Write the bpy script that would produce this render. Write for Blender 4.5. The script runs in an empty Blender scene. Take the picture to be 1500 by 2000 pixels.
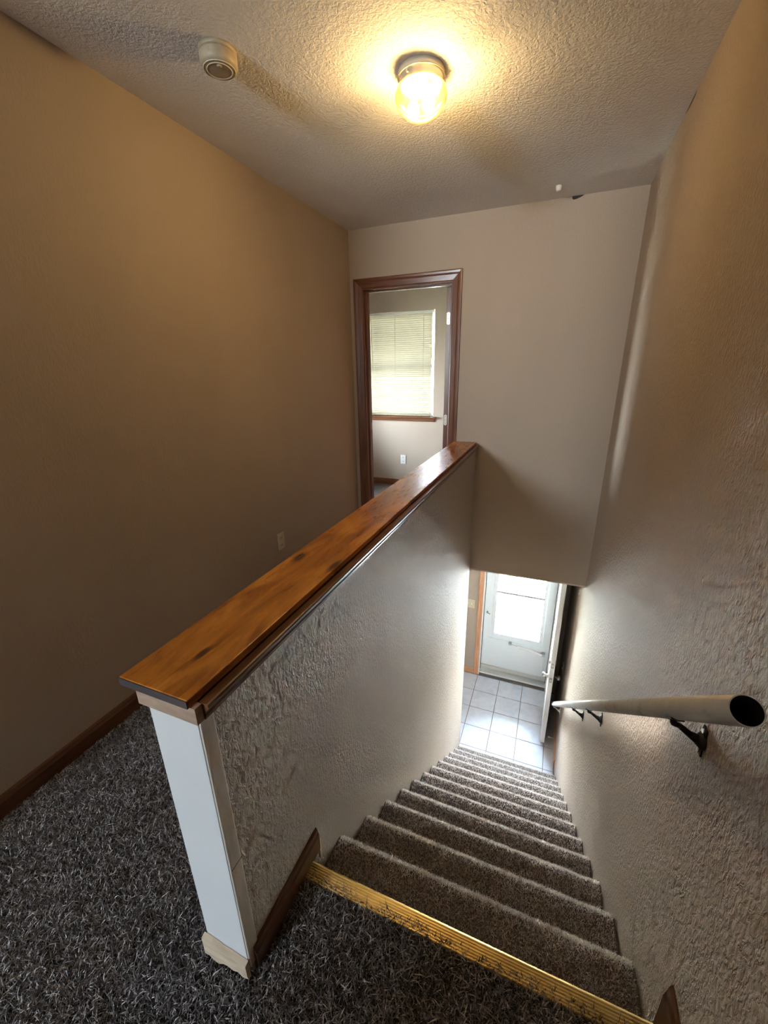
import bpy, bmesh, math, random
import numpy as np
from mathutils import Vector, Matrix

random.seed(7); rng = np.random.default_rng(11)
scene = bpy.context.scene
COL = scene.collection

# ------------------------------------------------------------------ camera
F_PX = 805.5; YAW, PITCH, ROLL = 0.39085, -0.33344, -0.01764
cam = bpy.data.cameras.new('camera'); camo = bpy.data.objects.new('camera', cam); COL.objects.link(camo)
fw = Vector((-math.sin(YAW)*math.cos(PITCH), math.cos(YAW)*math.cos(PITCH), math.sin(PITCH)))
rt = Vector((math.cos(YAW), math.sin(YAW), 0)); up = rt.cross(fw)
r2 = math.cos(ROLL)*rt + math.sin(ROLL)*up; u2 = -math.sin(ROLL)*rt + math.cos(ROLL)*up
M = Matrix((r2, u2, -fw)).transposed().to_4x4(); M.translation = Vector((0, 0, 1.4387))
camo.matrix_world = M
cam.sensor_fit = 'HORIZONTAL'; cam.sensor_width = 36; cam.lens = 36*F_PX/1500
cam.clip_start = 0.02; cam.clip_end = 200
scene.camera = camo

# ------------------------------------------------------------------ exposure, sky, sun
scene.view_settings.view_transform = 'Standard'; scene.view_settings.look = 'None'
scene.view_settings.gamma = 1; scene.view_settings.use_curve_mapping = False
scene.view_settings.exposure = 3.0
SKY = 23.0; SUN = 60.0; LAMP = 40.0
world = bpy.data.worlds.new('sky'); scene.world = world; world.use_nodes = True
wn = world.node_tree.nodes; wl = world.node_tree.links
bg = wn['Background']; bg.inputs[1].default_value = SKY
tcw = wn.new('ShaderNodeTexCoord'); sx = wn.new('ShaderNodeSeparateXYZ'); rw = wn.new('ShaderNodeValToRGB')
wl.new(tcw.outputs['Generated'], sx.inputs[0]); wl.new(sx.outputs['Z'], rw.inputs[0]); wl.new(rw.outputs[0], bg.inputs[0])
rw.color_ramp.elements[0].position = 0.0; rw.color_ramp.elements[0].color = (0.88, 0.93, 1.0, 1)
rw.color_ramp.elements[1].position = 0.8; rw.color_ramp.elements[1].color = (0.60, 0.76, 1.0, 1)
sun = bpy.data.lights.new('sun', 'SUN'); sun.energy = SUN; sun.angle = 0.01; sun.color = (1, .95, .86)
suno = bpy.data.objects.new('sun', sun); COL.objects.link(suno)
suno.rotation_euler = Vector((0.62, -0.12, 0.78)).to_track_quat('Z', 'Y').to_euler()

def portal(name, loc, rot, sx_, sy_):      # sampling help for the sky through a window or door opening, gives no light itself
    l = bpy.data.lights.new(name, 'AREA'); l.shape = 'RECTANGLE'; l.size = sx_; l.size_y = sy_
    l.cycles.is_portal = True
    o = bpy.data.objects.new(name, l); COL.objects.link(o); o.location = loc; o.rotation_euler = rot
    return o
portal('entry_portal', (-0.16, 4.74, -1.3), (math.radians(-90), 0, 0), 0.9, 2.1)
portal('bedroom_portal', (-1.85, 5.04, 1.47), (math.radians(-90), 0, 0), 1.05, 1.25)
portal('hall_portal', (-1.95, -4.13, 1.80), (math.radians(90), 0, 0), 0.95, .66)
portal('added_window_portal', (-3.21, 4.05, 1.16), (0, math.radians(-90), 0), .92, .50)  # serves the unseen side window added to brighten the bedroom
scene.cycles.use_denoising = True; scene.cycles.denoising_prefilter = 'ACCURATE'
scene.cycles.max_bounces = 10; scene.cycles.diffuse_bounces = 7; scene.cycles.glossy_bounces = 4
scene.cycles.transparent_max_bounces = 12; scene.cycles.sample_clamp_indirect = 6.0
scene.cycles.caustics_reflective = False; scene.cycles.caustics_refractive = False

# ------------------------------------------------------------------ materials
def mat(name, base=(.5, .5, .5), rough=.5, metal=0, spec=.5):
    m = bpy.data.materials.new(name); m.use_nodes = True
    b = m.node_tree.nodes['Principled BSDF']
    b.inputs['Base Color'].default_value = (*base, 1); b.inputs['Roughness'].default_value = rough
    b.inputs['Metallic'].default_value = metal; b.inputs['Specular IOR Level'].default_value = spec
    return m, m.node_tree.nodes, m.node_tree.links, b
def coords(n, l, scale=(1, 1, 1), rot=(0, 0, 0)):
    t = n.new('ShaderNodeTexCoord'); mp = n.new('ShaderNodeMapping')
    mp.inputs['Scale'].default_value = scale; mp.inputs['Rotation'].default_value = rot
    l.new(t.outputs['Object'], mp.inputs[0]); return mp.outputs[0]
def noise(n, l, vec, scale, detail=2, rough=.5, dist=0):
    t = n.new('ShaderNodeTexNoise'); t.inputs['Scale'].default_value = scale; t.inputs['Detail'].default_value = detail
    t.inputs['Roughness'].default_value = rough; t.inputs['Distortion'].default_value = dist
    l.new(vec, t.inputs['Vector']); return t.outputs['Fac']
def ramp(n, l, fac, stops):
    r = n.new('ShaderNodeValToRGB'); e = r.color_ramp.elements
    while len(e) < len(stops): e.new(.5)
    for k, (p, c) in enumerate(stops):
        e[k].position = p; e[k].color = (*c, 1) if len(c) == 3 else c
    l.new(fac, r.inputs[0]); return r.outputs[0]
def mixc(n, l, fac, a, b, typ='MIX'):
    m = n.new('ShaderNodeMix'); m.data_type = 'RGBA'; m.blend_type = typ
    if isinstance(fac, (int, float)): m.inputs[0].default_value = fac
    else: l.new(fac, m.inputs[0])
    for s, v in ((6, a), (7, b)):
        if isinstance(v, tuple): m.inputs[s].default_value = (*v, 1)
        else: l.new(v, m.inputs[s])
    return m.outputs[2]
def bump(n, l, b, h, dist, strength=1):
    bp = n.new('ShaderNodeBump'); bp.inputs['Distance'].default_value = dist; bp.inputs['Strength'].default_value = strength
    l.new(h, bp.inputs['Height']); l.new(bp.outputs[0], b.inputs['Normal'])

def paint(name, base, rough, dist, scale=60, stretch=(1, 1, .45), spec=.5):
    m, n, l, b = mat(name, base, rough, spec=spec)
    v = coords(n, l, stretch)
    h1 = noise(n, l, v, scale, 3, .55, .6)
    h = ramp(n, l, h1, [(.36, (0, 0, 0)), (.52, (.6, .6, .6)), (.64, (1, 1, 1))])
    c = noise(n, l, v, 1.3, 3)
    col = ramp(n, l, c, [(.3, tuple(x*.93 for x in base)), (.7, tuple(min(1, x*1.05) for x in base))])
    l.new(col, b.inputs['Base Color'])
    bump(n, l, b, h, dist)
    return m
WALLC = (.43, .35, .28)
M_wall = paint('wall_paint', WALLC, .68, .0038, 112, (1, 1, .55), .27)
M_wall_s = paint('wall_paint_smooth', WALLC, .65, .0006, 110)
M_bead = paint('bead_paint', (.58, .50, .42), .4, .0003)
M_ceil = paint('ceiling_paint', (.78, .765, .76), .8, .0018, 85, (1, 1, 1), .3)
M_white, *_ = mat('white_paint', (.80, .80, .79), .35)
M_primer = paint('drywall_primer', (.62, .61, .605), .85, .0006, 25, (1, 1, 1), .2)

def wood(name, c0, c1, c2, rough=.35, grain=(14, 14, 1.2), axis=None, bumpd=.0004, coat=0):
    m, n, l, b = mat(name, c1, rough)
    v = coords(n, l, grain)
    a = noise(n, l, v, 3.0, 5, .6, .4)
    col = ramp(n, l, a, [(.28, c0), (.5, c1), (.72, c2)])
    l.new(col, b.inputs['Base Color']); bump(n, l, b, a, bumpd, .6)
    if coat: b.inputs['Coat Weight'].default_value = coat; b.inputs['Coat Roughness'].default_value = .12
    return m
M_trim_z = wood('stained_trim_upright', (.085, .030, .013), (.15, .056, .025), (.21, .085, .040), .30)
M_trim_x = wood('stained_trim_level', (.085, .030, .013), (.15, .056, .025), (.21, .085, .040), .26, (1.2, 14, 14))
M_trim_y = wood('stained_trim_along', (.075, .030, .012), (.12, .048, .019), (.17, .072, .030), .36, (14, 1.2, 14))
M_oak_z = wood('oak_casing_upright', (.42, .19, .09), (.55, .27, .14), (.64, .34, .19), .35)
M_oak_x = wood('oak_casing_level', (.42, .19, .09), (.55, .27, .14), (.64, .34, .19), .35, (1.2, 14, 14))
M_oak_y = wood('oak_casing_along', (.42, .19, .09), (.55, .27, .14), (.64, .34, .19), .35, (14, 1.2, 14))
M_pine = wood('raw_pine', (.45, .33, .22), (.60, .46, .33), (.70, .57, .42), .7, (3, 16, 16))
M_block = wood('aged_pine_block', (.25, .16, .11), (.34, .225, .16), (.42, .29, .21), .7, (3, 16, 16))
M_dark_end = wood('dark_end_grain', (.03, .022, .022), (.05, .035, .035), (.08, .055, .05), .6, (4, 16, 16))

def make_cap_wood():
    m, n, l, b = mat('pine_cap', (.4, .16, .04), .3)
    v = coords(n, l, (7, 1.3, 7))
    w = noise(n, l, v, 2.2, 6, .62, 1.2)
    f = noise(n, l, coords(n, l, (60, 2.5, 60)), 3, 3, .6)
    col = ramp(n, l, w, [(.28, (.14, .040, .006)), (.42, (.28, .088, .011)), (.55, (.44, .155, .018)), (.72, (.60, .25, .035))])
    col = mixc(n, l, .22, col, ramp(n, l, f, [(.3, (.25, .25, .25)), (.7, (.8, .8, .8))]), 'OVERLAY')
    t = n.new('ShaderNodeTexCoord')
    for (kx, ky, rx, ry) in ((-.636, .524, .011, .030), (-.705, 1.0, .022, .05), (-.572, .985, .016, .055), (-.628, 1.42, .010, .025)):
        s = n.new('ShaderNodeVectorMath'); s.operation = 'SUBTRACT'; s.inputs[1].default_value = (kx, ky, .879)
        l.new(t.outputs['Object'], s.inputs[0])
        k = n.new('ShaderNodeVectorMath'); k.operation = 'MULTIPLY'; k.inputs[1].default_value = (1/rx, 1/ry, 0)
        l.new(s.outputs[0], k.inputs[0])
        d = n.new('ShaderNodeVectorMath'); d.operation = 'LENGTH'; l.new(k.outputs[0], d.inputs[0])
        fac = ramp(n, l, d.outputs['Value'], [(.45, (.9, .9, .9)), (1.0, (0, 0, 0))])
        col = mixc(n, l, fac, col, (.045, .014, .006))
    l.new(col, b.inputs['Base Color'])
    hh = noise(n, l, coords(n, l, (30, 6, 30)), 2, 4, .6)
    rr = ramp(n, l, hh, [(.3, (.24, .24, .24)), (.7, (.36, .36, .36))]); l.new(rr, b.inputs['Roughness'])
    bump(n, l, b, hh, .0012, .5)
    b.inputs['Specular IOR Level'].default_value = .45
    return m
M_cap = make_cap_wood()

def fibre(name, dark, light, rough=.7, sheen=.3):
    m, n, l, b = mat(name, dark, rough, spec=.35)
    a = n.new('ShaderNodeAttribute'); a.attribute_name = 'tone'
    l.new(ramp(n, l, a.outputs['Fac'], [(0, dark), (1, light)]), b.inputs['Base Color'])
    b.inputs['Sheen Weight'].default_value = sheen
    return m
M_shag = fibre('shag_fibre', (.030, .024, .022), (.66, .61, .60), .4, .1)
M_plush = fibre('plush_fibre', (.50, .43, .39), (.88, .81, .76), .8, .2)
def add_translucent(m, fac):
    n = m.node_tree.nodes; l = m.node_tree.links; b = n['Principled BSDF']
    t = n.new('ShaderNodeBsdfTranslucent'); l.new(b.inputs['Base Color'].links[0].from_socket, t.inputs[0])
    x = n.new('ShaderNodeMixShader'); x.inputs[0].default_value = fac
    l.new(b.outputs[0], x.inputs[1]); l.new(t.outputs[0], x.inputs[2]); l.new(x.outputs[0], n['Material Output'].inputs[0])
add_translucent(M_plush, .5)
def carpet(name, c0, c1, scale, dist):
    m, n, l, b = mat(name, c0, .95, spec=.15)
    v = coords(n, l); a = noise(n, l, v, scale, 3, .6)
    l.new(ramp(n, l, a, [(.35, c0), (.65, c1)]), b.inputs['Base Color']); bump(n, l, b, a, dist)
    return m
M_shagb = carpet('shag_backing', (.016, .013, .012), (.06, .05, .046), 220, .004)
M_plushb = carpet('plush_backing', (.10, .08, .07), (.17, .14, .12), 320, .003)
M_bedcarp = carpet('bedroom_carpet', (.10, .085, .075), (.20, .17, .15), 90, .004)

m, n, l, b = mat('brass_bar', (.80, .56, .20), .38, 1.0)
v = coords(n, l, (1.5, 60, 60)); a = noise(n, l, v, 3, 3)
l.new(ramp(n, l, a, [(.3, (.50, .35, .12)), (.7, (.72, .54, .22))]), b.inputs['Base Color']); M_brass = m
m, n, l, b = mat('worn_pipe_paint', (.62, .60, .56), .45, .12)
v = coords(n, l, (6, 2, 2)); a = noise(n, l, v, 5, 5, .7)
l.new(ramp(n, l, a, [(.30, (.38, .36, .34)), (.42, (.64, .63, .62)), (.7, (.74, .73, .72))]), b.inputs['Base Color']); M_pipe = m
M_black, *_ = mat('black_iron', (.018, .014, .013), .45, .2)
M_screw, *_ = mat('steel_screw', (.55, .53, .50), .35, .9)
M_hole, *_ = mat('hollow_shade', (.006, .005, .005), .95)  # near-black colour put in for the shade inside the hollow pipe
m, n, l, b = mat('tile_glaze', (.46, .50, .56), .20)
v = coords(n, l); a = noise(n, l, v, 7, 6, .65, .8)
l.new(ramp(n, l, a, [(.30, (.50, .54, .63)), (.52, (.60, .63, .71)), (.74, (.68, .70, .76))]), b.inputs['Base Color']); M_tile = m
M_grout = carpet('grout', (.22, .18, .18), (.30, .25, .25), 150, .001)
M_almond, *_ = mat('almond_plastic', (.62, .55, .40), .4)
M_whitep, *_ = mat('white_plastic', (.80, .79, .76), .4)
M_slot, *_ = mat('slot_dark', (.03, .025, .02), .8)
m, n, l, b = mat('aged_plastic', (.50, .40, .26), .5)
a = noise(n, l, coords(n, l), 40, 3); l.new(ramp(n, l, a, [(.3, (.33, .26, .17)), (.7, (.43, .35, .24))]), b.inputs['Base Color']); M_aged = m
M_fix, *_ = mat('fixture_enamel', (.50, .45, .37), .28)
M_nickel, *_ = mat('satin_nickel', (.42, .38, .33), .32, .9)
M_alu, *_ = mat('brushed_aluminium', (.60, .60, .58), .33, .9)
M_storm, *_ = mat('storm_door_enamel', (.74, .78, .80), .35)
M_slab = paint('door_slab_enamel', (.76, .75, .72), .35, .0004, 30, (1, 1, .1))
M_bronze, *_ = mat('bronze_sill', (.13, .115, .10), .5, .4)
M_rubber, *_ = mat('weatherstrip', (.12, .12, .12), .7)

def glass(name, tint=(1, 1, 1), gloss=.08):
    m = bpy.data.materials.new(name); m.use_nodes = True; n = m.node_tree.nodes; l = m.node_tree.links
    n.remove(n['Principled BSDF']); o = n['Material Output']
    t = n.new('ShaderNodeBsdfTransparent'); t.inputs[0].default_value = (*tint, 1)
    g = n.new('ShaderNodeBsdfGlossy'); g.inputs['Roughness'].default_value = .02
    f = n.new('ShaderNodeFresnel'); f.inputs[0].default_value = 1.5
    x = n.new('ShaderNodeMixShader'); l.new(f.outputs[0], x.inputs[0]); l.new(t.outputs[0], x.inputs[1]); l.new(g.outputs[0], x.inputs[2])
    l.new(x.outputs[0], o.inputs[0]); return m
M_glass = glass('window_glass', (.93, .96, .95))
def translucent(name, c, tr):
    m = bpy.data.materials.new(name); m.use_nodes = True; n = m.node_tree.nodes; l = m.node_tree.links
    n.remove(n['Principled BSDF']); o = n['Material Output']
    d = n.new('ShaderNodeBsdfDiffuse'); d.inputs[0].default_value = (*c, 1)
    t = n.new('ShaderNodeBsdfTranslucent'); t.inputs[0].default_value = (*tr, 1)
    x = n.new('ShaderNodeMixShader'); x.inputs[0].default_value = .35
    l.new(d.outputs[0], x.inputs[1]); l.new(t.outputs[0], x.inputs[2]); l.new(x.outputs[0], o.inputs[0]); return m
M_slat = translucent('blind_slat', (.58, .54, .44), (.022, .019, .012))
# lamp glass: clear yellow pressed glass that lets the bulbs' light through and catches a little of it
m = bpy.data.materials.new('pressed_glass'); m.use_nodes = True; n = m.node_tree.nodes; l = m.node_tree.links
n.remove(n['Principled BSDF']); o_ = n['Material Output']
t_ = n.new('ShaderNodeBsdfTransparent'); t_.inputs[0].default_value = (1, .93, .66, 1)
g_ = n.new('ShaderNodeBsdfGlossy'); g_.inputs['Roughness'].default_value = .12; g_.inputs[0].default_value = (1, .9, .6, 1)
d_ = n.new('ShaderNodeBsdfTranslucent'); d_.inputs[0].default_value = (1, .84, .50, 1)
x1 = n.new('ShaderNodeMixShader'); x1.inputs[0].default_value = .014; l.new(t_.outputs[0], x1.inputs[1]); l.new(d_.outputs[0], x1.inputs[2])
f_ = n.new('ShaderNodeFresnel'); f_.inputs[0].default_value = 1.45
x2 = n.new('ShaderNodeMixShader'); l.new(f_.outputs[0], x2.inputs[0]); l.new(x1.outputs[0], x2.inputs[1]); l.new(g_.outputs[0], x2.inputs[2])
l.new(x2.outputs[0], o_.inputs[0]); M_globe = m
m = bpy.data.materials.new('lit_bulb'); m.use_nodes = True; n = m.node_tree.nodes; l = m.node_tree.links
n.remove(n['Principled BSDF']); e_ = n.new('ShaderNodeEmission'); e_.inputs[0].default_value = (1, .69, .38, 1); e_.inputs[1].default_value = LAMP
l.new(e_.outputs[0], n['Material Output'].inputs[0]); M_bulb = m
M_conc = carpet('concrete', (.50, .48, .44), (.62, .60, .56), 30, .003)
M_grass = carpet('lawn', (.20, .20, .15), (.30, .29, .22), 25, .02)
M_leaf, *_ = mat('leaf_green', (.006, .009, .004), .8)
M_bark, *_ = mat('bark', (.10, .07, .05), .9)
M_siding, *_ = mat('neighbour_siding', (.62, .60, .55), .8)

# ------------------------------------------------------------------ builders
def obj(name, bm, material, parent=None):
    me = bpy.data.meshes.new(name)
    if isinstance(bm, bmesh.types.BMesh):
        bmesh.ops.recalc_face_normals(bm, faces=bm.faces[:]); bm.to_mesh(me); bm.free()
    else: me.from_pydata(*bm); me.update()
    for mm in (material if isinstance(material, (list, tuple)) else [material]): me.materials.append(mm)
    o = bpy.data.objects.new(name, me); COL.objects.link(o)
    if parent is not None:
        o.parent = parent
        o.matrix_parent_inverse = Matrix.Translation(-parent.location) if parent.parent is None else Matrix.Identity(4)
    return o
def thing(name, label, cat, loc=(0, 0, 0), group=None):
    o = bpy.data.objects.new(name, None); COL.objects.link(o); o.location = loc; o.empty_display_size = .05
    o['label'] = label; o['category'] = cat
    if group: o['group'] = group
    return o
def tag(o, label, cat): o['label'] = label; o['category'] = cat; return o
def struct(name, bm, m, label=None, cat=None):
    o = obj(name, bm, m); o['kind'] = 'structure'
    if label: o['label'] = label; o['category'] = cat
    return o
def box(bm, a, b, bev=0, mi=0):
    x0, y0, z0 = a; x1, y1, z1 = b
    vs = [bm.verts.new(p) for p in ((x0, y0, z0), (x1, y0, z0), (x1, y1, z0), (x0, y1, z0), (x0, y0, z1), (x1, y0, z1), (x1, y1, z1), (x0, y1, z1))]
    fs = [bm.faces.new([vs[i] for i in f]) for f in ((3, 2, 1, 0), (4, 5, 6, 7), (0, 1, 5, 4), (1, 2, 6, 5), (2, 3, 7, 6), (3, 0, 4, 7))]
    for f in fs: f.material_index = mi
    if bev:
        es = list({e for f in fs for e in f.edges})
        bmesh.ops.bevel(bm, geom=es, offset=bev, segments=2, affect='EDGES', profile=.5)
    return fs
def B(*boxes, bev=0):
    bm = bmesh.new()
    for bx in boxes: box(bm, bx[0], bx[1], bx[2] if len(bx) > 2 else bev)
    return bm
def cyl(bm, p, q, r, seg=20, r1=None, caps=True):
    p, q = Vector(p), Vector(q); r1 = r if r1 is None else r1
    d = (q-p).normalized(); a = d.orthogonal().normalized(); c = d.cross(a)
    R0 = [bm.verts.new(p+(a*math.cos(t)+c*math.sin(t))*r) for t in (2*math.pi*i/seg for i in range(seg))]
    R1 = [bm.verts.new(q+(a*math.cos(t)+c*math.sin(t))*r1) for t in (2*math.pi*i/seg for i in range(seg))]
    for i in range(seg):
        f = bm.faces.new((R0[i], R0[(i+1) % seg], R1[(i+1) % seg], R1[i])); f.smooth = True
    if caps: bm.faces.new(R0[::-1]); bm.faces.new(R1)
def lathe(bm, c, prof, seg=48, axis='Z', rib=0, nrib=0):
    rings = []
    for (r, h) in prof:
        ring = []
        for i in range(seg):
            t = 2*math.pi*i/seg; rr = r*(1+rib*(1 if i % 2 else -1)) if nrib else r
            x, y = rr*math.cos(t), rr*math.sin(t)
            p = {'Z': (x, y, h), 'Y': (x, h, y), 'X': (h, x, y)}[axis]
            ring.append(bm.verts.new((c[0]+p[0], c[1]+p[1], c[2]+p[2])))
        rings.append(ring)
    for a, bq in zip(rings, rings[1:]):
        for i in range(seg):
            f = bm.faces.new((a[i], a[(i+1) % seg], bq[(i+1) % seg], bq[i])); f.smooth = True
    if prof[0][0] > 1e-4: bm.faces.new(rings[0][::-1])
    if prof[-1][0] > 1e-4: bm.faces.new(rings[-1])
def prism(bm, poly, axis, a, b, smooth=False):
    """poly of 2D points swept along axis from a to b (axis X: (y,z); Y: (x,z); Z: (x,y))"""
    def P(p, s): return {'X': (s, p[0], p[1]), 'Y': (p[0], s, p[1]), 'Z': (p[0], p[1], s)}[axis]
    v0 = [bm.verts.new(P(p, a)) for p in poly]; v1 = [bm.verts.new(P(p, b)) for p in poly]
    k = len(poly)
    for i in range(k):
        f = bm.faces.new((v0[i], v0[(i+1) % k], v1[(i+1) % k], v1[i])); f.smooth = smooth
    bm.faces.new(v0[::-1]); bm.faces.new(v1)
def pile(name, pos, nor, height, width, spread, material, parent, hvar=.4, clipx=None, tone_pow=1.0, tones=None):
    """carpet pile: one bent blade of two faces per tuft, joined"""
    N = len(pos)
    ang = rng.uniform(0, 2*np.pi, N); side = np.stack([np.cos(ang), np.sin(ang), np.zeros(N)], 1)
    side += .3*rng.normal(size=(N, 3)); side /= np.linalg.norm(side, axis=1)[:, None]
    lean = rng.normal(size=(N, 3)); lean -= nor*(lean*nor).sum(1)[:, None]
    h = height*(1+hvar*rng.uniform(-1, 1, N))[:, None]; w = width*(1+.4*rng.uniform(-1, 1, N))[:, None]
    mid = pos + nor*h*.6 + lean*h*spread*.35; tip = pos + nor*h + lean*h*spread
    V = np.empty((N, 5, 3)); V[:, 0] = pos-side*w/2; V[:, 1] = pos+side*w/2; V[:, 2] = mid+side*w*.45; V[:, 3] = mid-side*w*.45; V[:, 4] = tip
    if clipx: V[..., 0] = np.clip(V[..., 0], *clipx)
    me = bpy.data.meshes.new(name); me.vertices.add(N*5); me.vertices.foreach_set('co', V.astype(np.float32).ravel())
    idx = np.arange(N)[:, None]*5; q = (idx+np.array([0, 1, 2, 3])).astype(np.int32); t = (idx+np.array([3, 2, 4])).astype(np.int32)
    loops = np.concatenate([q, t], 1).ravel(); me.loops.add(N*7); me.loops.foreach_set('vertex_index', loops)
    me.polygons.add(N*2); st = np.empty((N, 2), np.int32); st[:, 0] = np.arange(N)*7; st[:, 1] = st[:, 0]+4
    me.polygons.foreach_set('loop_start', st.ravel()); me.update(calc_edges=True)
    tn = rng.uniform(0, 1, N)**tone_pow if tones is None else tones
    at = me.attributes.new('tone', 'FLOAT', 'POINT'); at.data.foreach_set('value', np.repeat(tn, 5).astype(np.float32))
    me.materials.append(material); o = bpy.data.objects.new(name, me); COL.objects.link(o)
    o.parent = parent; o['kind'] = 'stuff'; return o

XL, XR, YF, X0, X1, YW, YE, ZC = -1.62, .373, 3.307, -.684, -.557, .4266, 4.558, 2.44
ZF = -2.38
# ================================================================== structure
struct('wall_left', B(((XL-.115, -.2, -.24), (XL, YF+.115, ZC))), M_wall_s)
struct('wall_right', B(((XR, -1.02, ZF-.2), (XR+.115, YE+.115, ZC))), M_wall)
wf = struct('wall_far', B(((XL, YF, -.24), (-1.51, YF+.115, ZC)), ((-1.51, YF, 2.04), (-.795, YF+.115, ZC)),
                          ((-.795, YF, 0), (X1, YF+.115, ZC)), ((X1, YF, -.232), (XR, YF+.115, ZC))), M_wall_s)
obj('corner_bead', B(((X1, YF-.004, -.242), (XR, YF+.119, -.228), .002)), M_bead, wf)
hw = struct('wall_middle', B(((X0, YW+.002, 0), (X1, YF, .822)), ((X0, .62, ZF), (X1, YF+.004, 0))), M_wall)
obj('end_face', B(((X0-.001, YW-.006, .06), (X1-.001, YW+.002, .822), .0015)), M_primer, hw)
obj('corner_bead', B(((X1-.004, YW-.004, .03), (X1+.0035, YW+.030, .822), .003)), M_bead, hw)
obj('corner_bead', B(((X0-.0035, YW-.004, .03), (X0+.004, YW+.030, .822), .003)), M_bead, hw)
# hairline crack in the corner bead, a thin dark sliver
obj('crack', B(((X1+.0030, YW-.002, .395), (X1+.0040, YW+.030, .3965))), M_slot, hw)
struct('ceiling', B(((-3.2, -4.2, ZC), (.75, 5.15, ZC+.08))), M_ceil)
fl = struct('floor', B(((-3.2, -4.2, -.24), (XL-.116, -.2, -.004)), ((XL-.116, -4.2, -.24), (X0, YF, -.004)), ((X0, -1.02, -.24), (XR, .66, -.004))), M_shagb)
struct('floor_bedroom', B(((-3.2, YF+.001, -.2), (.75, 5.04, 0))), M_bedcarp)
struct('ceiling_entry', B(((-2.3, YF+.116, -.235), (XR, YE, -.201))), M_ceil)
# hall behind the camera, lit by its own window
struct('wall_back', B(((-.85, -1.02, -.24), (XR, -.9, ZC))), M_wall_s)
struct('wall_hall', B(((-.85, -4.0, -.24), (-.735, -1.02, ZC)), ((-3.2, -.315, -.24), (XL-.116, -.2, ZC)), ((-3.2, -4.0, -.24), (-3.085, -.315, ZC)),
                     ((-3.2, -4.12, -.24), (-2.42, -4.0, ZC)), ((-1.48, -4.12, -.24), (-.735, -4.0, ZC)), ((-2.42, -4.12, -.24), (-1.48, -4.0, 1.48)), ((-2.42, -4.12, 2.12), (-1.48, -4.0, ZC))), M_wall_s)
w0 = struct('window_2', B(((-2.42, -4.11, 1.48), (-1.48, -4.05, 1.52)), ((-2.42, -4.11, 2.08), (-1.48, -4.05, 2.12)), ((-2.42, -4.11, 1.52), (-2.38, -4.05, 2.08)), ((-1.52, -4.11, 1.52), (-1.48, -4.05, 2.08))), M_white)
obj('pane', B(((-2.38, -4.085, 1.52), (-1.52, -4.08, 2.08))), M_glass, w0)
# bedroom shell
BY = 4.92; WX0, WX1, WZ0, WZ1 = -2.36, -1.365, .885, 2.062
struct('wall_bedroom', B(((-3.2, BY, -.24), (WX0, BY+.12, ZC)), ((WX1, BY, -.24), (.75, BY+.12, ZC)), ((WX0, BY, -.24), (WX1, BY+.12, WZ0)), ((WX0, BY, WZ1), (WX1, BY+.12, ZC)),
                        ((-3.2, YF+.116, 0), (-3.1, 3.80, ZC)), ((-3.2, 4.30, 0), (-3.1, BY, ZC)), ((-3.2, 3.80, 0), (-3.1, 4.30, .70)), ((-3.2, 3.80, 1.62), (-3.1, 4.30, ZC)), ((.65, YF+.116, 0), (.75, BY, ZC)), ((-3.2, YF+.001, 0), (XL-.116, YF+.116, ZC)), ((XR+.116, YF+.001, 0), (.75, YF+.116, ZC))), M_wall_s)
# entry shell
DX0, DX1, DZ = -.585, .262, -.34
struct('wall_entry', B(((-2.3, YE, ZF-.2), (DX0, YE+.12, -.201)), ((DX1, YE, ZF-.2), (XR, YE+.12, -.201)), ((DX0, YE, DZ), (DX1, YE+.12, -.201)),
                      ((-2.3, YF+.12, ZF-.2), (-2.2, YE, -.236)), ((-2.3, YF+.005, ZF-.2), (X0-.001, YF+.12, -.236))), M_wall_s)

# ---- entry floor: tiles
ff = struct('floor_entry', B(((-2.2, 3.19, ZF-.2), (XR, YE, ZF-.006)), ((DX0, YE, ZF-.2), (DX1, YE+.02, ZF-.006))), M_grout)
TS, TX, TY, G = .2802, -.5775, 4.258, .0035
for i in range(-6, 4):
    for j in range(-2, 4):
        a0, a1 = TX+i*TS+G, TX+(i+1)*TS-G; b1, b0 = TY-j*TS-G, TY-(j+1)*TS+G
        a0, a1 = max(a0, -2.199), min(a1, XR-.013); b0, b1 = max(b0, 3.19 if a0 > X0 else 3.43), min(b1, YE-.001)
        if a1-a0 < .02 or b1-b0 < .02: continue
        if a0 < X0 < a1 and b0 < 3.43: b0 = 3.43
        dz = random.uniform(-.0006, .0006)
        obj('tile', B(((a0, b0, ZF-.006), (a1, b1, ZF+dz), .0015)), M_tile, ff)

# ---- baseboards
def base_y(name, x, d, y0, y1, z, h, m=M_trim_y):   # board along Y standing on wall x, facing d
    t = .012
    poly = [(x, z), (x+d*t, z), (x+d*t, z+h*.72), (x+d*t*.75, z+h*.80), (x+d*t*.55, z+h*.93), (x+d*t*.2, z+h), (x, z+h)]
    bm = bmesh.new(); prism(bm, poly, 'Y', y0, y1); return struct(name, bm, m)
def base_x(name, y, d, x0, x1, z, h, m=M_trim_x):
    t = .012
    poly = [(y, z), (y+d*t, z), (y+d*t, z+h*.72), (y+d*t*.75, z+h*.80), (y+d*t*.55, z+h*.93), (y+d*t*.2, z+h), (y, z+h)]
    bm = bmesh.new(); prism(bm, poly, 'X', x0, x1); return struct(name, bm, m)
base_y('baseboard_left', XL, 1, -.2, YF, -.003, .086)
base_y('baseboard_middle', X1, 1, YW+.012, .742, -.003, .090)
base_y('baseboard_right', XR, -1, -.9, .702, -.003, .165)
base_y('baseboard_half', X0, -1, YW+.012, YF, -.003, .086)
base_x('baseboard_bedroom', BY, -1, -3.1, .65, 0, .075)
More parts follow.
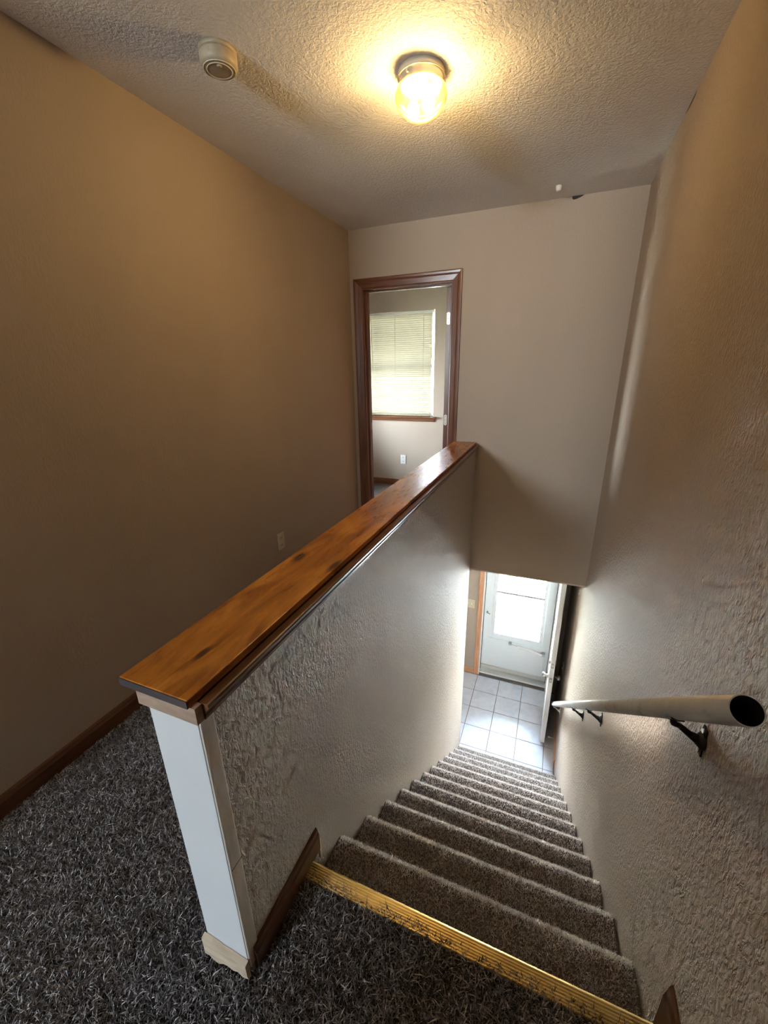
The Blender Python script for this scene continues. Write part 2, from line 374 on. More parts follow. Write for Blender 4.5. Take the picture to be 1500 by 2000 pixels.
base_x('baseboard_entry', YE, -1, -2.2, DX0-.058, ZF, .075, M_oak_x)
base_y('baseboard_foyer', XR, -1, 3.50, YE, ZF, .075, M_oak_y)
obj('end_block', B(((X1+.002, .742, -.05), (X1+.010, .750, .035))), M_pine, hw)

# broken remnant of baseboard across the end of the half wall
bm = bmesh.new(); top = []; bot = []
K = 9
ys = (YW-.019, YW-.007)
prev = None
for k in range(K+1):
    x = X0-.008 + (X1-X0+.010)*k/K
    zt = .078-.012*(k/K)+random.uniform(-.002, .002); zb_ = .012+random.uniform(-.012, .010)
    ring = [bm.verts.new((x, ys[0]+random.uniform(-.001, .001), zb_)), bm.verts.new((x, ys[0], zt)), bm.verts.new((x, ys[1], zt+.004)), bm.verts.new((x, ys[1], zb_-.01))]
    if prev:
        for q in range(4): bm.faces.new((prev[q], prev[(q+1) % 4], ring[(q+1) % 4], ring[q]))
    else: bm.faces.new(ring[::-1])
    prev = ring
bm.faces.new(prev)
o = obj('baseboard_remnant', bm, M_pine, hw); o['label'] = 'raw splintered pale wood strip at the foot of the half wall end'

# ================================================================== staircase
NY, NZ, RUN, RISE, NS = .882, -.135, .2140, .1877, 12
st = thing('staircase', 'straight staircase of beige carpeted steps going down to the tiled entry', 'staircase', (0, .70, ZF))
pp, nn = [], []
for i in range(NS+1):
    yb = (NY+(i-1)*RUN-.028) if i else .668
    y = NY+i*RUN; z = NZ-i*RISE
    if i == NS: break
    r = .030
    arc = [(y-r+r*math.sin(t), z-r+r*math.cos(t)) for t in [math.pi*k/8 for k in range(9)]]
    poly = [(yb, z-RISE-.02), (yb, z)] + arc + [(y-.028, z-2*r-.002), (y-.028, max(z-RISE-.02, ZF-.006))]
    if i == NS-1: poly[0] = (yb, ZF-.006)
    bm = bmesh.new(); prism(bm, poly, 'X', X1+.004, XR-.004)
    obj('step', bm, M_plushb, st)
    # pile roots along tread, nosing and riser
    path = [((yb, z), (0, 1))]; segs = []
    segs.append(((yb+.004, z), (y-r, z), (0, 1), (0, 1)))
    for k in range(8):
        t0, t1 = math.pi*k/8, math.pi*(k+1)/8
        segs.append((arc[k], arc[k+1], (math.sin(t0), math.cos(t0)), (math.sin(t1), math.cos(t1))))
    for (p0, p1, n0, n1) in segs:
        L = math.hypot(p1[0]-p0[0], p1[1]-p0[1]); dens = 120000 if i < 4 else (70000 if i < 8 else 32000)
        if n0 != (0, 1): dens *= 1.9
        c = int(L*(XR-X1)*dens); t = rng.uniform(0, 1, c)
        P_ = np.stack([rng.uniform(X1+.010, XR-.010, c), p0[0]+(p1[0]-p0[0])*t, p0[1]+(p1[1]-p0[1])*t], 1)
        N_ = np.stack([np.zeros(c), n0[0]+(n1[0]-n0[0])*t, n0[1]+(n1[1]-n0[1])*t], 1)
        N_ /= np.linalg.norm(N_, axis=1)[:, None]; pp.append(P_); nn.append(N_)
PP = np.concatenate(pp); NN = np.concatenate(nn)
po = pile('carpet_pile', PP, NN, .0085, .0019, .45, M_plush, st, clipx=(X1+.004, XR-.004))
po.matrix_parent_inverse = Matrix.Translation(-st.location)
# lining under the steps so that no light leaks in
struct('stair_base', B(((X1+.001, .66, ZF-.2), (XR-.001, .6675, -.245)), ((X1+.001, .6675, ZF-.2), (XR-.001, 3.19, ZF-.012))), M_grout)

# ---- landing carpet pile
def floor_pts(x0, x1, y0, y1, dens):
    c = int((x1-x0)*(y1-y0)*dens); return np.stack([rng.uniform(x0, x1, c), rng.uniform(y0, y1, c), np.full(c, -.004)], 1)
edge = lambda x: .667+.004*np.sin(x*23)+.004*np.sin(x*61+1)+.003*np.sin(x*140)
A = floor_pts(XL+.012, X0-.012, .0, 1.25, 130000)
A2 = floor_pts(XL+.012, X0-.012, 1.25, 3.28, 9000)
Bp = floor_pts(X0-.012, XR-.012, .0, .69, 120000)
keep = (Bp[:, 1] < edge(Bp[:, 0])) & ~((Bp[:, 0] < X1+.013) & (Bp[:, 1] > YW-.02)); Bp = Bp[keep]
F_ = np.concatenate([A, A2, Bp]); up_ = np.tile(np.array([0., 0, 1.]), (len(F_), 1))
tn = rng.uniform(0, 1, len(F_))**1.7
pile('carpet_pile', F_, up_,   .0115, .0027, .75, M_shag, fl, .5, tones=tn)
# brass carpet bar on the landing edge
bm = bmesh.new(); prof = [(.650, -.003)]
for k in range(7):
    y = .6515+.0066*k; prof += [(y, .0038), (y+.0020, .0052), (y+.0044, .0052), (y+.0058, .0038)]
prof += [(.7000, .002), (.7000, -.020), (.6975, -.020), (.6975, -.003)]
prism(bm, prof, 'X', X1+.012, XR-.012)
tag(obj('carpet_bar', bm, M_brass), 'ridged gold metal carpet bar along the top edge of the stairs', 'trim strip')
bm = bmesh.new(); box(bm, (X1+.001, .66, -.235), (XR-.001, .6972, -.004)); struct('trim_1', bm, M_plushb)

# ================================================================== cap on the half wall
cap = thing('cap_rail', 'long varnished knotty pine cap board lying on the half wall', 'ledge', (-.64, .41, .822))
C0, C1 = -.737, -.560
bm = bmesh.new(); box(bm, (C0, .4105, .8605), (C1, YF-.001, .879), .0022)
bd = obj('cap_board', bm, M_cap, cap)
obj('board_end', B(((C0+.001, .4085, .8608), (C1-.001, .4115, .8775))), M_dark_end, cap)
obj('end_block', B(((X0-.018, .4135, .822), (X1+.008, YW+.004, .8600), .0008)), M_block, cap)
def mould(x, d):
    pr = [(0, .822), (.010, .822), (.010, .827), (.0125, .829), (.0135, .832), (.0120, .835), (.0120, .838), (.0140, .842), (.0180, .847), (.0215, .851), (.0225, .855), (.0215, .8590), (.018, .8602), (0, .8602)]
    bm = bmesh.new(); prism(bm, [(x+d*p, z) for p, z in pr], 'Y', YW+.0045, YF-.001); return bm
obj('moulding', mould(X1, 1), M_trim_y, cap); obj('moulding', mould(X0, -1), M_trim_y, cap)

# ================================================================== bedroom doorway trim
def casing_poly(w, t): return [(0, 0), (w, 0), (w, t*.95), (w*.90, t), (w*.72, t*.92), (w*.55, t*.70), (w*.35, t*.62), (w*.16, t*.55), (w*.06, t*.5), (0, t*.3)]
def casing(name, xi0, xi1, ztop, zbot, y, w, t, mz, mx, parent=None):
    """three mitred lengths round an opening on a wall facing -Y; profile thick at the outer edge"""
    pr = casing_poly(w, t); parts = []
    for s, xi in ((-1, xi0), (1, xi1)):
        bm = bmesh.new(); v0 = []; v1 = []
        for (a, d) in pr:
            v0.append(bm.verts.new((xi+s*a, y-d, zbot))); v1.append(bm.verts.new((xi+s*a, y-d, ztop+a)))
        k = len(pr)
        for i in range(k): bm.faces.new((v0[i], v0[(i+1) % k], v1[(i+1) % k], v1[i]))
        bm.faces.new(v0); bm.faces.new(v1); parts.append((bm, mz))
    bm = bmesh.new(); v0 = []; v1 = []
    for (a, d) in pr:
        v0.append(bm.verts.new((xi0-a, y-d, ztop+a))); v1.append(bm.verts.new((xi1+a, y-d, ztop+a)))
    k = len(pr)
    for i in range(k): bm.faces.new((v0[i], v0[(i+1) % k], v1[(i+1) % k], v1[i]))
    bm.faces.new(v0); bm.faces.new(v1); parts.append((bm, mx))
    return [obj(name, b_, m_, parent) for b_, m_ in parts]
fr = struct('trim_2', B(((-1.5225, YF-.001, 0), (-1.508, YF+.117, 2.040), .001), ((-.798, YF-.001, 0), (-.783, YF+.117, 2.040), .001)), M_trim_z)
obj('head_jamb', B(((-1.508, YF-.001, 2.025), (-.798, YF+.117, 2.040), .001)), M_trim_x, fr)
obj('door_stop', B(((-1.508, YF+.045, 0), (-1.497, YF+.075, 2.014)), ((-.809, YF+.045, 0), (-.798, YF+.075, 2.014)), ((-1.508, YF+.045, 2.014), (-.798, YF+.075, 2.025))), M_trim_z, fr)
casing('casing', -1.513, -.793, 2.035, 0, YF, .070, .017, M_trim_z, M_trim_x, fr)
obj('strike_plate', B(((-1.5085, YF+.080, .93), (-1.5065, YF+.108, .99), .0008)), M_nickel, fr)
# bedroom door, standing open into the bedroom
bd_ = thing('door_1', 'brown bedroom door standing open, only its hinge edge showing', 'door', (-.80, 3.43, 0)); bd_['kind'] = 'structure'
obj('door_slab', B(((-.864, 3.432, .012), (-.829, 4.15, 2.018), .0015)), M_trim_z, bd_)
for z, mm in ((1.80, M_nickel), (1.03, M_whitep), (.25, M_nickel)):
    bm = bmesh.new(); pr = []
    W_, H_, rr = .026, .088, .012
    for (cx, cz, a0) in ((W_/2-rr, H_/2-rr, 0), (-W_/2+rr, H_/2-rr, 90), (-W_/2+rr, -H_/2+rr, 180), (W_/2-rr, -H_/2+rr, 270)):
        for q in range(4):
            t = math.radians(a0+q*30); pr.append((-.8465+cx+rr*math.cos(t), z+cz+rr*math.sin(t)))
    prism(bm, pr, 'Y', 3.4285, 3.432); h_ = obj('hinge', bm, mm, bd_)
    bm = bmesh.new(); cyl(bm, (-.8215, 3.4285, z-.044), (-.8215, 3.4285, z+.044), .0055, 10); obj('knuckle', bm, mm, h_)
    for zz in (-.028, 0, .028):
        bm = bmesh.new(); cyl(bm, (-.8465, 3.4275, z+zz), (-.8465, 3.4287, z+zz), .0035, 10); obj('screw', bm, M_nickel if mm is M_whitep else M_slot, h_)

# ================================================================== bedroom window with blind
wi = struct('window_1', B(((WX0, BY+.075, WZ0), (WX0+.045, BY+.115, WZ1)), ((WX1-.03, BY+.075, WZ0), (WX1, BY+.115, WZ1)), ((WX0+.045, BY+.075, WZ0), (WX1-.03, BY+.115, WZ0+.045)),
                           ((WX0+.045, BY+.075, WZ1-.04), (WX1-.03, BY+.115, WZ1)), ((WX0+.045, BY+.070, 1.44), (WX1-.03, BY+.105, 1.48))), M_white)
obj('pane', B(((WX0+.045, BY+.09, WZ0+.045), (WX1-.03, BY+.094, WZ1-.04))), M_glass, wi)
w3 = struct('added_window', B(((-3.19, 3.80, .70), (-3.14, 4.30, .74)), ((-3.19, 3.80, 1.58), (-3.14, 4.30, 1.62)), ((-3.19, 3.80, .74), (-3.14, 3.84, 1.58)), ((-3.19, 4.26, .74), (-3.14, 4.30, 1.58))), M_white)  # unseen side window, added to bring more daylight into the bedroom
obj('pane', B(((-3.17, 3.84, .74), (-3.166, 4.26, 1.58))), M_glass, w3)
obj('window_sill', B(((WX0-.05, BY-.038, WZ0-.018), (WX1+.035, BY+.074, WZ0), .003)), M_trim_x, wi)
obj('sill_apron', B(((WX0-.03, BY-.014, WZ0-.058), (WX1+.018, BY, WZ0-.018), .002)), M_trim_x, wi)
bl = thing('window_blind', 'cream slatted mini blind lowered over the bedroom window', 'blind', (-1.86, BY+.02, WZ1))
obj('head_rail', B(((WX0+.008, BY+.004, WZ1-.034), (WX1-.022, BY+.034, WZ1-.004), .002)), M_whitep, bl)
ns = 50; zt, zb_ = WZ1-.045, WZ0+.030
smesh = {}
for k in range(ns):
    z = zt-(zt-zb_)*k/(ns-1)
    tilt = math.radians(80 if k < 31 else 71); 
    key = k >= 31
    if key not in smesh:
        bm = bmesh.new(); w = .0130; pts = []
        for s in (-1, -.33, .33, 1):
            pts.append((s*w*math.cos(tilt)-.0016*(1-s*s)*math.sin(tilt), -s*w*math.sin(tilt)+.0016*(1-s*s)*math.cos(tilt)))
        rows = [[bm.verts.new((x, py, pz)) for (py, pz) in pts] for x in (WX0+.012, WX1-.034)]
        for q in range(3): bm.faces.new((rows[0][q], rows[0][q+1], rows[1][q+1], rows[1][q]))
        o = obj('slat', bm, M_slat, bl); smesh[key] = o.data
        o.matrix_parent_inverse = Matrix.Identity(4); o.location = (1.86, 0, z-WZ1)
    else:
        o = bpy.data.objects.new('slat', smesh[key]); COL.objects.link(o); o.parent = bl; o.location = (1.86+random.uniform(-.002, .002), 0, z-WZ1)
obj('bottom_rail', B(((WX0+.012, BY+.010, WZ0+.006), (WX1-.045, BY+.032, WZ0+.020), .002)), M_aged, bl)
for x in (-2.22, -1.85, -1.50):
    bm = bmesh.new()
    cyl(bm, (x, BY+.006, WZ1-.03), (x, BY+.006, WZ0+.015), .0009, 6); obj('ladder_cord', bm, M_aged, bl)
bm = bmesh.new(); cyl(bm, (-2.153, BY-.004, 2.015), (-2.140, BY-.004, 1.375), .0035, 8); obj('tilt_wand', bm, M_almond, bl)

# ================================================================== outlets and switches
def plate_outlet(name, label, c, axis, mface, w=.070, h=.115):
    t = thing(name, label, 'outlet', c)
    def Bx(u0, u1, z0, z1, d0, d1, bev=0):
        if axis == 'Y': return B(((c[0]+u0, c[1]-d1, c[2]+z0), (c[0]+u1, c[1]-d0, c[2]+z1), bev))
        return B(((c[0]+d0, c[1]+u0, c[2]+z0), (c[0]+d1, c[1]+u1, c[2]+z1), bev))
    obj('cover_plate', Bx(-w/2, w/2, -h/2, h/2, 0, .006, .002), mface, t)
    for z in (-.026, .026):
        s = obj('socket', Bx(-.016, .016, z-.014, z+.014, .006, .0085, .001), mface, t)
        obj('slot', Bx(-.008, -.005, z-.006, z+.006, .0085, .0092), M_slot, s); obj('slot', Bx(.005, .008, z-.006, z+.006, .0085, .0092), M_slot, s)
    return t
plate_outlet('wall_outlet', 'almond wall outlet on the left wall above the half wall cap', (XL, 2.101, .358), 'X', M_almond)
plate_outlet('wall_outlet', 'white wall outlet in the bedroom below the window blind', (-1.747, BY, .343), 'Y', M_whitep)
t = thing('light_switch', 'almond double light switch left of the entry door casing', 'switch', (-.735, YE, -1.348))
obj('cover_plate', B(((-.793, YE-.006, -1.405), (-.677, YE, -1.290), .002)), M_almond, t)
for x in (-.76, -.713):
    obj('toggle', B(((x-.005, YE-.017, -1.352), (x+.005, YE-.006, -1.335), .001)), M_whitep, t)
t = thing('light_switch', 'small white light switch on the right wall past the far end of the handrail', 'switch', (XR, 4.06, -1.62))
obj('cover_plate', B(((XR-.006, 4.025, -1.675), (XR, 4.095, -1.565), .002)), M_whitep, t)
obj('toggle', B(((XR-.018, 4.055, -1.63), (XR-.006, 4.065, -1.61), .001)), M_whitep, t)

# ================================================================== ceiling things
LX, LY = -.577, 1.822
lt = thing('ceiling_light', 'small lit ceiling light with ribbed glass globe on enamel base', 'lamp', (LX, LY, ZC))
bm = bmesh.new(); lathe(bm, (LX, LY, 0), [(.0, ZC), (.083, ZC), (.083, ZC-.018), (.081, ZC-.021), (.078, ZC-.021), (.077, ZC-.040), (.072, ZC-.042), (.0, ZC-.040)], 56)
obj('base', bm, M_fix, lt)
bm = bmesh.new(); lathe(bm, (LX, LY, 0), [(.0835, ZC-.017), (.0850, ZC-.0185), (.0835, ZC-.020), (.080, ZC-.0195)], 56); obj('rim', bm, M_nickel, lt)
bm = bmesh.new()
gp = [(.074, -.036), (.080, -.040), (.088, -.050), (.0925, -.062), (.0930, -.074), (.089, -.088), (.081, -.102), (.070, -.115), (.056, -.126), (.038, -.1345), (.018, -.139), (.002, -.140)]
lathe(bm, (LX, LY, 0), [(r, ZC+z) for r, z in gp], 104, rib=.016, nrib=1)
obj('globe', bm, M_globe, lt)
for (dx, dy) in ((.030, -.012), (-.034, .014)):
    bm = bmesh.new(); c = (LX+dx, LY+dy)
    lathe(bm, (c[0], c[1], 0), [(.001, ZC-.126), (.012, ZC-.123), (.020, ZC-.112), (.0225, ZC-.100), (.019, ZC-.086), (.012, ZC-.074), (.010, ZC-.060)], 20)
    obj('bulb', bm, M_bulb, lt)
    bm = bmesh.new(); cyl(bm, (c[0], c[1], ZC-.060), (c[0], c[1], ZC-.0405), .014, 16); obj('bulb_holder', bm, M_whitep, lt)
for a in (2.2, 4.4, 0.3):
    bm = bmesh.new(); cyl(bm, (LX+.074*math.cos(a), LY+.074*math.sin(a), ZC-.031), (LX+.088*math.cos(a), LY+.088*math.sin(a), ZC-.031), .0035, 10); obj('thumb_screw', bm, M_nickel, lt)

SX, SY = -1.163, 1.452
sd = thing('smoke_detector', 'round yellowed smoke detector on the ceiling left of the ceiling light', 'smoke detector', (SX, SY, ZC))
bm = bmesh.new(); lathe(bm, (SX, SY, 0), [(.060, ZC), (.060, ZC-.010), (.056, ZC-.012), (.0, ZC-.012)], 40); obj('base', bm, M_aged, sd)
bm = bmesh.new(); lathe(bm, (SX, SY, 0), [(.058, ZC-.012), (.060, ZC-.018), (.060, ZC-.038), (.054, ZC-.048), (.044, ZC-.0515), (.030, ZC-.053), (.0, ZC-.0535)], 40); obj('body', bm, M_aged, sd)
for r_ in (.038, .048):
    bm = bmesh.new()
    lathe(bm, (SX, SY, 0), [(r_, ZC-.0500), (r_+.001, ZC-.0535 if r_ < .04 else ZC-.0515), (r_+.003, ZC-.0535 if r_ < .04 else ZC-.0515), (r_+.004, ZC-.0495)], 40); obj('vent_ring', bm, M_almond, sd)
bm = bmesh.new(); lathe(bm, (SX+.018, SY-.022, 0), [(.008, ZC-.052), (.008, ZC-.0555), (.006, ZC-.057), (.0, ZC-.057)], 16); obj('test_button', bm, M_aged, sd)

bm = bmesh.new(); lathe(bm, (-.127, 3.095, 0), [(.017, ZC), (.017, ZC-.008), (.015, ZC-.020), (.012, ZC-.026), (.0, ZC-.028)], 20)
tag(obj('ceiling_nub', bm, M_whitep), 'small white plastic nub on the ceiling near the far wall', 'knob')
bm = bmesh.new(); pts = [(-.050, 2.4405), (-.050, 2.428), (-.040, 2.421), (-.025, 2.423), (-.010, 2.427), (.008, 2.434), (.020, 2.4405)]
prism(bm, pts, 'Y', YF-.0015, YF+.001); obj('torn_gap', bm, M_slot, wf)
bm = bmesh.new(); prism(bm, [(2.36, 2.4405), (2.38, 2.434), (2.43, 2.432), (2.50, 2.436), (2.53, 2.4405)], 'X', XR-.001, XR+.0005); obj('torn_gap', bm, M_slot, bpy.data.objects['wall_right'])

# ================================================================== handrail
RX = .308; A0 = Vector((RX, .640, .955)); A1 = Vector((RX, 3.83, -1.915)); d = (A1-A0).normalized()
hr = thing('handrail', 'long off white metal pipe handrail fixed to the right wall above the stairs', 'handrail', tuple(A0))
def tube(p, q, ro, ri, seg=40):
    bm = bmesh.new(); d = (q-p).normalized(); a = Vector((1, 0, 0)); c = d.cross(a)
    R = []
    for (P_, r) in ((p, ro), (q, ro), (q, ri), (p, ri)):
        R.append([bm.verts.new(P_+(a*math.cos(t)+c*math.sin(t))*r) for t in (2*math.pi*i/seg for i in range(seg))])
    for k in range(4):
        for i in range(seg):
            f = bm.faces.new((R[k][i], R[k][(i+1) % seg], R[(k+1) % 4][(i+1) % seg], R[(k+1) % 4][i])); f.smooth = (k % 2 == 0); f.material_index = 1 if k == 2 else 0
    return bm
obj('pipe', tube(A0, A1, .0225, .0208), [M_pipe, M_hole], hr)
bm = bmesh.new(); cyl(bm, A0+d*.06, A0+d*.064, .0207, 32); obj('bore_shade_disc', bm, M_hole, hr)  # black disc standing in for the shade deep in the open pipe
bm = bmesh.new(); cyl(bm, A1, A1+d*.012, .0225, 32, .016); obj('end_cap', bm, M_pipe, hr)
def bracket(y, m, label=None):
    zr = A0.z + (y-.02-A0.y)*d.z/d.y
    pw = Vector((XR, y, zr-.085)); pr = Vector((RX, y-.01, zr-.0385))
    bm = bmesh.new()
    pts = [pw+Vector((-.008, 0, 0)), pw+Vector((-.028, -.001, .010)), pw+Vector((-.050, -.004, .028)), pr+Vector((0, 0, -.010)), pr+Vector((0, 0, .0))]
    rad = [.012, .0075, .0060, .0062, .0062]
    for k in range(4): cyl(bm, pts[k], pts[k+1], rad[k], 12, rad[k+1])
    t = obj('bracket', bm, m, hr)
    if label: t['label'] = label
    def sub(n_, b_, m_):
        return obj(n_, b_, m_, t)
    bm = bmesh.new(); box(bm, (XR-.004, y-.012, pw.z-.036), (XR, y+.012, pw.z+.036), .003)
    lathe(bm, (XR, y, pw.z), [(.0, -.001), (.020, -.001), (.020, -.004), (.010, -.016), (.0, -.018)], 20, 'X'); sub('wall_plate', bm, m)
    bm = bmesh.new(); c0 = pr-d*.026; c1 = pr+d*.026; nrm = Vector((1, 0, 0)).cross(d).normalized()
    if nrm.z < 0: nrm = -nrm
    ring = []
    for cc in (c0, c1):
        for (ax, hz) in ((-.012, 0), (.012, 0), (.012, .0075), (-.012, .0075)): ring.append(bm.verts.new(cc+Vector((ax, 0, 0))+nrm*(hz-.002)))
    for f in ((0, 1, 2, 3), (7, 6, 5, 4), (0, 4, 5, 1), (1, 5, 6, 2), (2, 6, 7, 3), (3, 7, 4, 0)): bm.faces.new([ring[i] for i in f])
    sub('saddle', bm, m)
    for dz in (-.026, .026):
        bm = bmesh.new(); cyl(bm, (XR-.0075, y, pw.z+dz), (XR-.004, y, pw.z+dz), .0050, 12); sub('screw', bm, M_screw)
for y_ in (.885, 1.86, 2.38): bracket(y_, M_black)
bracket(3.74, M_pipe, 'cream painted bracket at the bottom end')

# ================================================================== entry: frame, storm door, inner door
ef = struct('trim_3', B(((DX0-.001, YE-.001, ZF), (DX0+.018, YE+.12, DZ), .001), ((DX1-.018, YE-.001, ZF), (DX1+.001, YE+.12, DZ), .001), ((DX0+.018, YE-.001, DZ-.018), (DX1-.018, YE+.12, DZ))), M_white)
casing('casing', DX0+.006, DX1-.006, DZ-.006, ZF, YE, .058, .016, M_oak_z, M_oak_x, ef)
obj('weatherstrip', B(((DX0+.018, YE+.05, ZF+.03), (DX0+.026, YE+.058, DZ-.02)), ((DX1-.026, YE+.05, ZF+.03), (DX1-.018, YE+.058, DZ-.02))), M_rubber, ef)
bm = bmesh.new(); prism(bm, [(YE-.006, ZF-.002), (YE-.006, ZF+.040), (YE+.001, ZF+.052), (YE+.050, ZF+.060), (YE+.084, ZF+.062), (YE+.14, ZF+.030), (YE+.14, ZF-.002)], 'X', DX0+.0185, DX1-.0185)
obj('threshold', bm, M_alu, ef)
obj('threshold_face', B(((DX0+.0185, YE-.012, ZF-.002), (DX1-.0185, YE-.006, ZF+.038), .001)), M_bronze, ef)
SY0, SY1 = YE+.088, YE+.112   # storm door leaf
S0, S1, SZ0, SZ1 = DX0+.020, DX1-.020, ZF+.090, DZ-.022
sdr = thing('door_2', 'white storm door with a tall glass pane over a solid kick panel', 'door', ((S0+S1)/2, SY0, SZ0)); sdr['kind'] = 'structure'
GX0, GX1, GZ0, GZ1 = -.428, .120, -1.76, -.47
obj('leaf', B(((S0, SY0, SZ0), (GX0-.035, SY1, SZ1)), ((GX1+.035, SY0, SZ0), (S1, SY1, SZ1)), ((GX0-.035, SY0, SZ0), (GX1+.035, SY1, GZ0-.035)), ((GX0-.035, SY0, GZ1+.03), (GX1+.035, SY1, SZ1))), M_storm, sdr)
wfm = obj('glazing_frame', B(((GX0-.034, SY0-.010, GZ0-.034), (GX0, SY1+.004, GZ1+.029), .003), ((GX1, SY0-.010, GZ0-.034), (GX1+.034, SY1+.004, GZ1+.029), .003),
                      ((GX0, SY0-.010, GZ0-.034), (GX1, SY1+.004, GZ0), .003), ((GX0, SY0-.010, GZ1), (GX1, SY1+.004, GZ1+.029), .003)), M_storm, sdr)
obj('glazing_bar', B(((GX0, SY0-.004, -1.178), (GX1, SY1-.004, -1.150))), M_nickel, wfm)
for bxs in (((GX0, SY0-.0115, GZ0), (GX0+.006, SY0-.002, GZ1)), ((GX1-.006, SY0-.0115, GZ0), (GX1, SY0-.002, GZ1)), ((GX0+.006, SY0-.0115, GZ0), (GX1-.006, SY0-.002, GZ0+.007))):
    obj('gasket', B(bxs), M_nickel, wfm)
obj('pane', B(((GX0, SY0+.010, GZ0), (GX1, SY0+.013, GZ1))), M_glass, wfm)
bm = bmesh.new(); box(bm, (S0+.06, SY0-.004, SZ0+.05), (S1-.06, SY0+.0005, GZ0-.08), .002); obj('kick_panel', bm, M_storm, sdr)
bm = bmesh.new(); prism(bm, [(SY0-.006, SZ0-.028), (SY0-.012, SZ0+.020), (SY0, SZ0+.026), (SY0, SZ0-.028)], 'X', S0, S1); obj('sweep', bm, M_alu, sdr)
cl = bmesh.new(); cyl(cl, (-.13, SY0-.045, -1.862), (.165, SY0-.045, -1.905), .013, 16); cyl(cl, (-.21, SY0-.045, -1.850), (-.13, SY0-.045, -1.862), .005, 10)
clo = obj('closer_tube', cl, M_whitep, sdr)
obj('closer_mount', B(((-.235, SY0-.055, -1.862), (-.200, SY0, -1.838), .002), ((.160, SY0-.055, -1.925), (.200, SY0, -1.890), .002)), M_alu, sdr)
bm = bmesh.new(); lathe(bm, (S0+.038, SY0-.012, -1.47), [(.0, -.02), (.010, -.018), (.010, .012)], 14, 'Y'); cyl(bm, (S0+.038, SY0-.026, -1.47), (S0+.075, SY0-.026, -1.485), .006, 10)
obj('latch_handle', bm, M_nickel, sdr)
# inner entry door, swung in against the right wall; hinge at right jamb
HX, HY = DX1-.006, YE-.008; FX, FY = .222, 3.735      # hinge line and free edge in plan
ed = thing('door_3', 'white entry door swung open into the stairwell foot beside the right wall', 'door', (HX, HY, ZF)); ed['kind'] = 'structure'
dv = Vector((FX-HX, FY-HY, 0)); Wd = dv.length; dv.normalize(); nv = Vector((dv.y, -dv.x, 0))   # nv points to -x side
if nv.x > 0: nv = -nv
Md = Matrix(((dv.x, -nv.x, 0, HX), (dv.y, -nv.y, 0, HY), (0, 0, 1, ZF), (0, 0, 0, 1)))  # local x along slab, local +y away from opening side
def dobj(name, bm, m, parent):
    bmesh.ops.transform(bm, matrix=Md, verts=bm.verts[:]); return obj(name, bm, m, parent)
TH = .044
slab = dobj('door_slab', B(((0, 0, .012), (Wd, TH, 2.03), .002)), M_slab, ed)
for (a, b_, z0, z1) in ((.12, .37, .20, .85), (.46, .71, .20, .85), (.12, .37, 1.0, 1.85), (.46, .71, 1.0, 1.85)):
    for (y0, y1) in ((-.005, .0), (TH, TH+.005)):
        dobj('raised_panel', B(((a, y0, z0), (b_, y1, z1), .002)), M_slab, slab)
dobj('latch_plate', B(((Wd, .010, .80), (Wd+.0015, .034, .86))), M_nickel, ed)
dobj('bolt_plate', B(((Wd, .010, .975), (Wd+.0015, .034, 1.035))), M_nickel, ed)
bm = bmesh.new(); cyl(bm, (Wd+.001, .022, .83), (Wd+.008, .022, .83), .008, 12); dobj('latch_bolt', bm, M_alu, ed)
bm = bmesh.new(); cyl(bm, (Wd+.001, .022, 1.005), (Wd+.004, .022, 1.005), .010, 12); dobj('dead_bolt', bm, M_alu, ed)
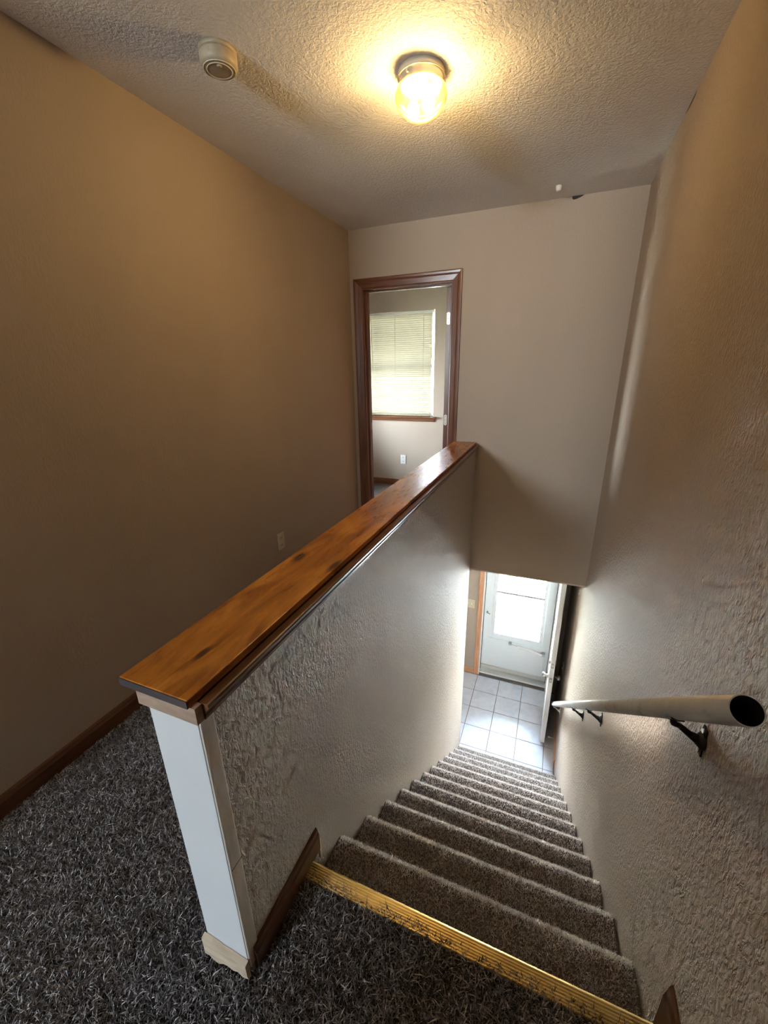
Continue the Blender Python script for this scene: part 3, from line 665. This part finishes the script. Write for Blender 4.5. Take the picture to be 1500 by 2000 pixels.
for sy, y in ((-1, 0), (1, TH)):
    bm = bmesh.new(); lathe(bm, (Wd-.065, y, .83), [(.028, 0), (.028, sy*.006), (.012, sy*.012), (.010, sy*.030), (.020, sy*.038), (.026, sy*.050), (.022, sy*.062), (.0, sy*.066)], 24, 'Y'); dobj('knob', bm, M_nickel, ed)
    bm = bmesh.new(); lathe(bm, (Wd-.065, y, 1.005), [(.024, 0), (.024, sy*.010), (.018, sy*.014), (.0, sy*.014)], 20, 'Y'); dobj('lock_rose', bm, M_nickel, ed)
for z in (.22, 1.02, 1.82):
    bm = bmesh.new(); cyl(bm, (.002, -.006, z-.045), (.002, -.006, z+.045), .006, 10); dobj('hinge', bm, M_nickel, ed)
bm = bmesh.new(); lathe(bm, (XR, 3.80, ZF+.045), [(.012, 0), (.012, -.004), (.004, -.006), (.004, -.06), (.009, -.062), (.009, -.075), (0, -.076)], 14, 'X')
tag(obj('peg_door_stop', bm, M_whitep), 'small white peg door stop at the foot of the right wall', 'door stop')

# ================================================================== outside
g = struct('ground', B(((-30, -30, -2.75), (30, 40, -2.60))), M_grass)
struct('walkway', B(((-1.0, YE+.122, -2.60), (1.4, 9.5, -2.50), .01)), M_conc)
def leaf_cloud(c, rad, n, size, name, parent):
    pos = rng.normal(size=(n, 3)); pos /= np.linalg.norm(pos, axis=1)[:, None]; pos *= (rng.uniform(.25, 1, n)**.5)[:, None]
    pos = pos*np.array(rad)+np.array(c); V = []; F = []
    for p in pos:
        a = Vector(rng.normal(size=3)).normalized(); b_ = a.orthogonal().normalized(); P_ = Vector(p); k = len(V)
        V += [P_-a*size, P_+b_*size*.45, P_+a*size, P_-b_*size*.45]; F.append((k, k+1, k+2, k+3))
    o = obj(name, (V, [], F), M_leaf, parent); o['kind'] = 'stuff'; return o
for (c, rad, n, lab) in (((-.62, 7.4, -2.28), (.34, .34, .2), 420, 'small leafy bush left of the walk, seen through the storm door'),
                         ((-.15, 10.3, -2.2), (.7, .4, .36), 700, 'wider leafy bush further out past the end of the walk')):
    t = thing('garden_bush', lab, 'bush', (c[0], c[1], -2.6))
    for q in range(4):
        bm = bmesh.new(); cyl(bm, (c[0], c[1], -2.6), (c[0]+random.uniform(-.2, .2), c[1]+random.uniform(-.15, .15), c[2]+.1), .012, 6, .004); obj('stem', bm, M_bark, t)
    leaf_cloud(c, rad, n, .035, 'foliage', t)
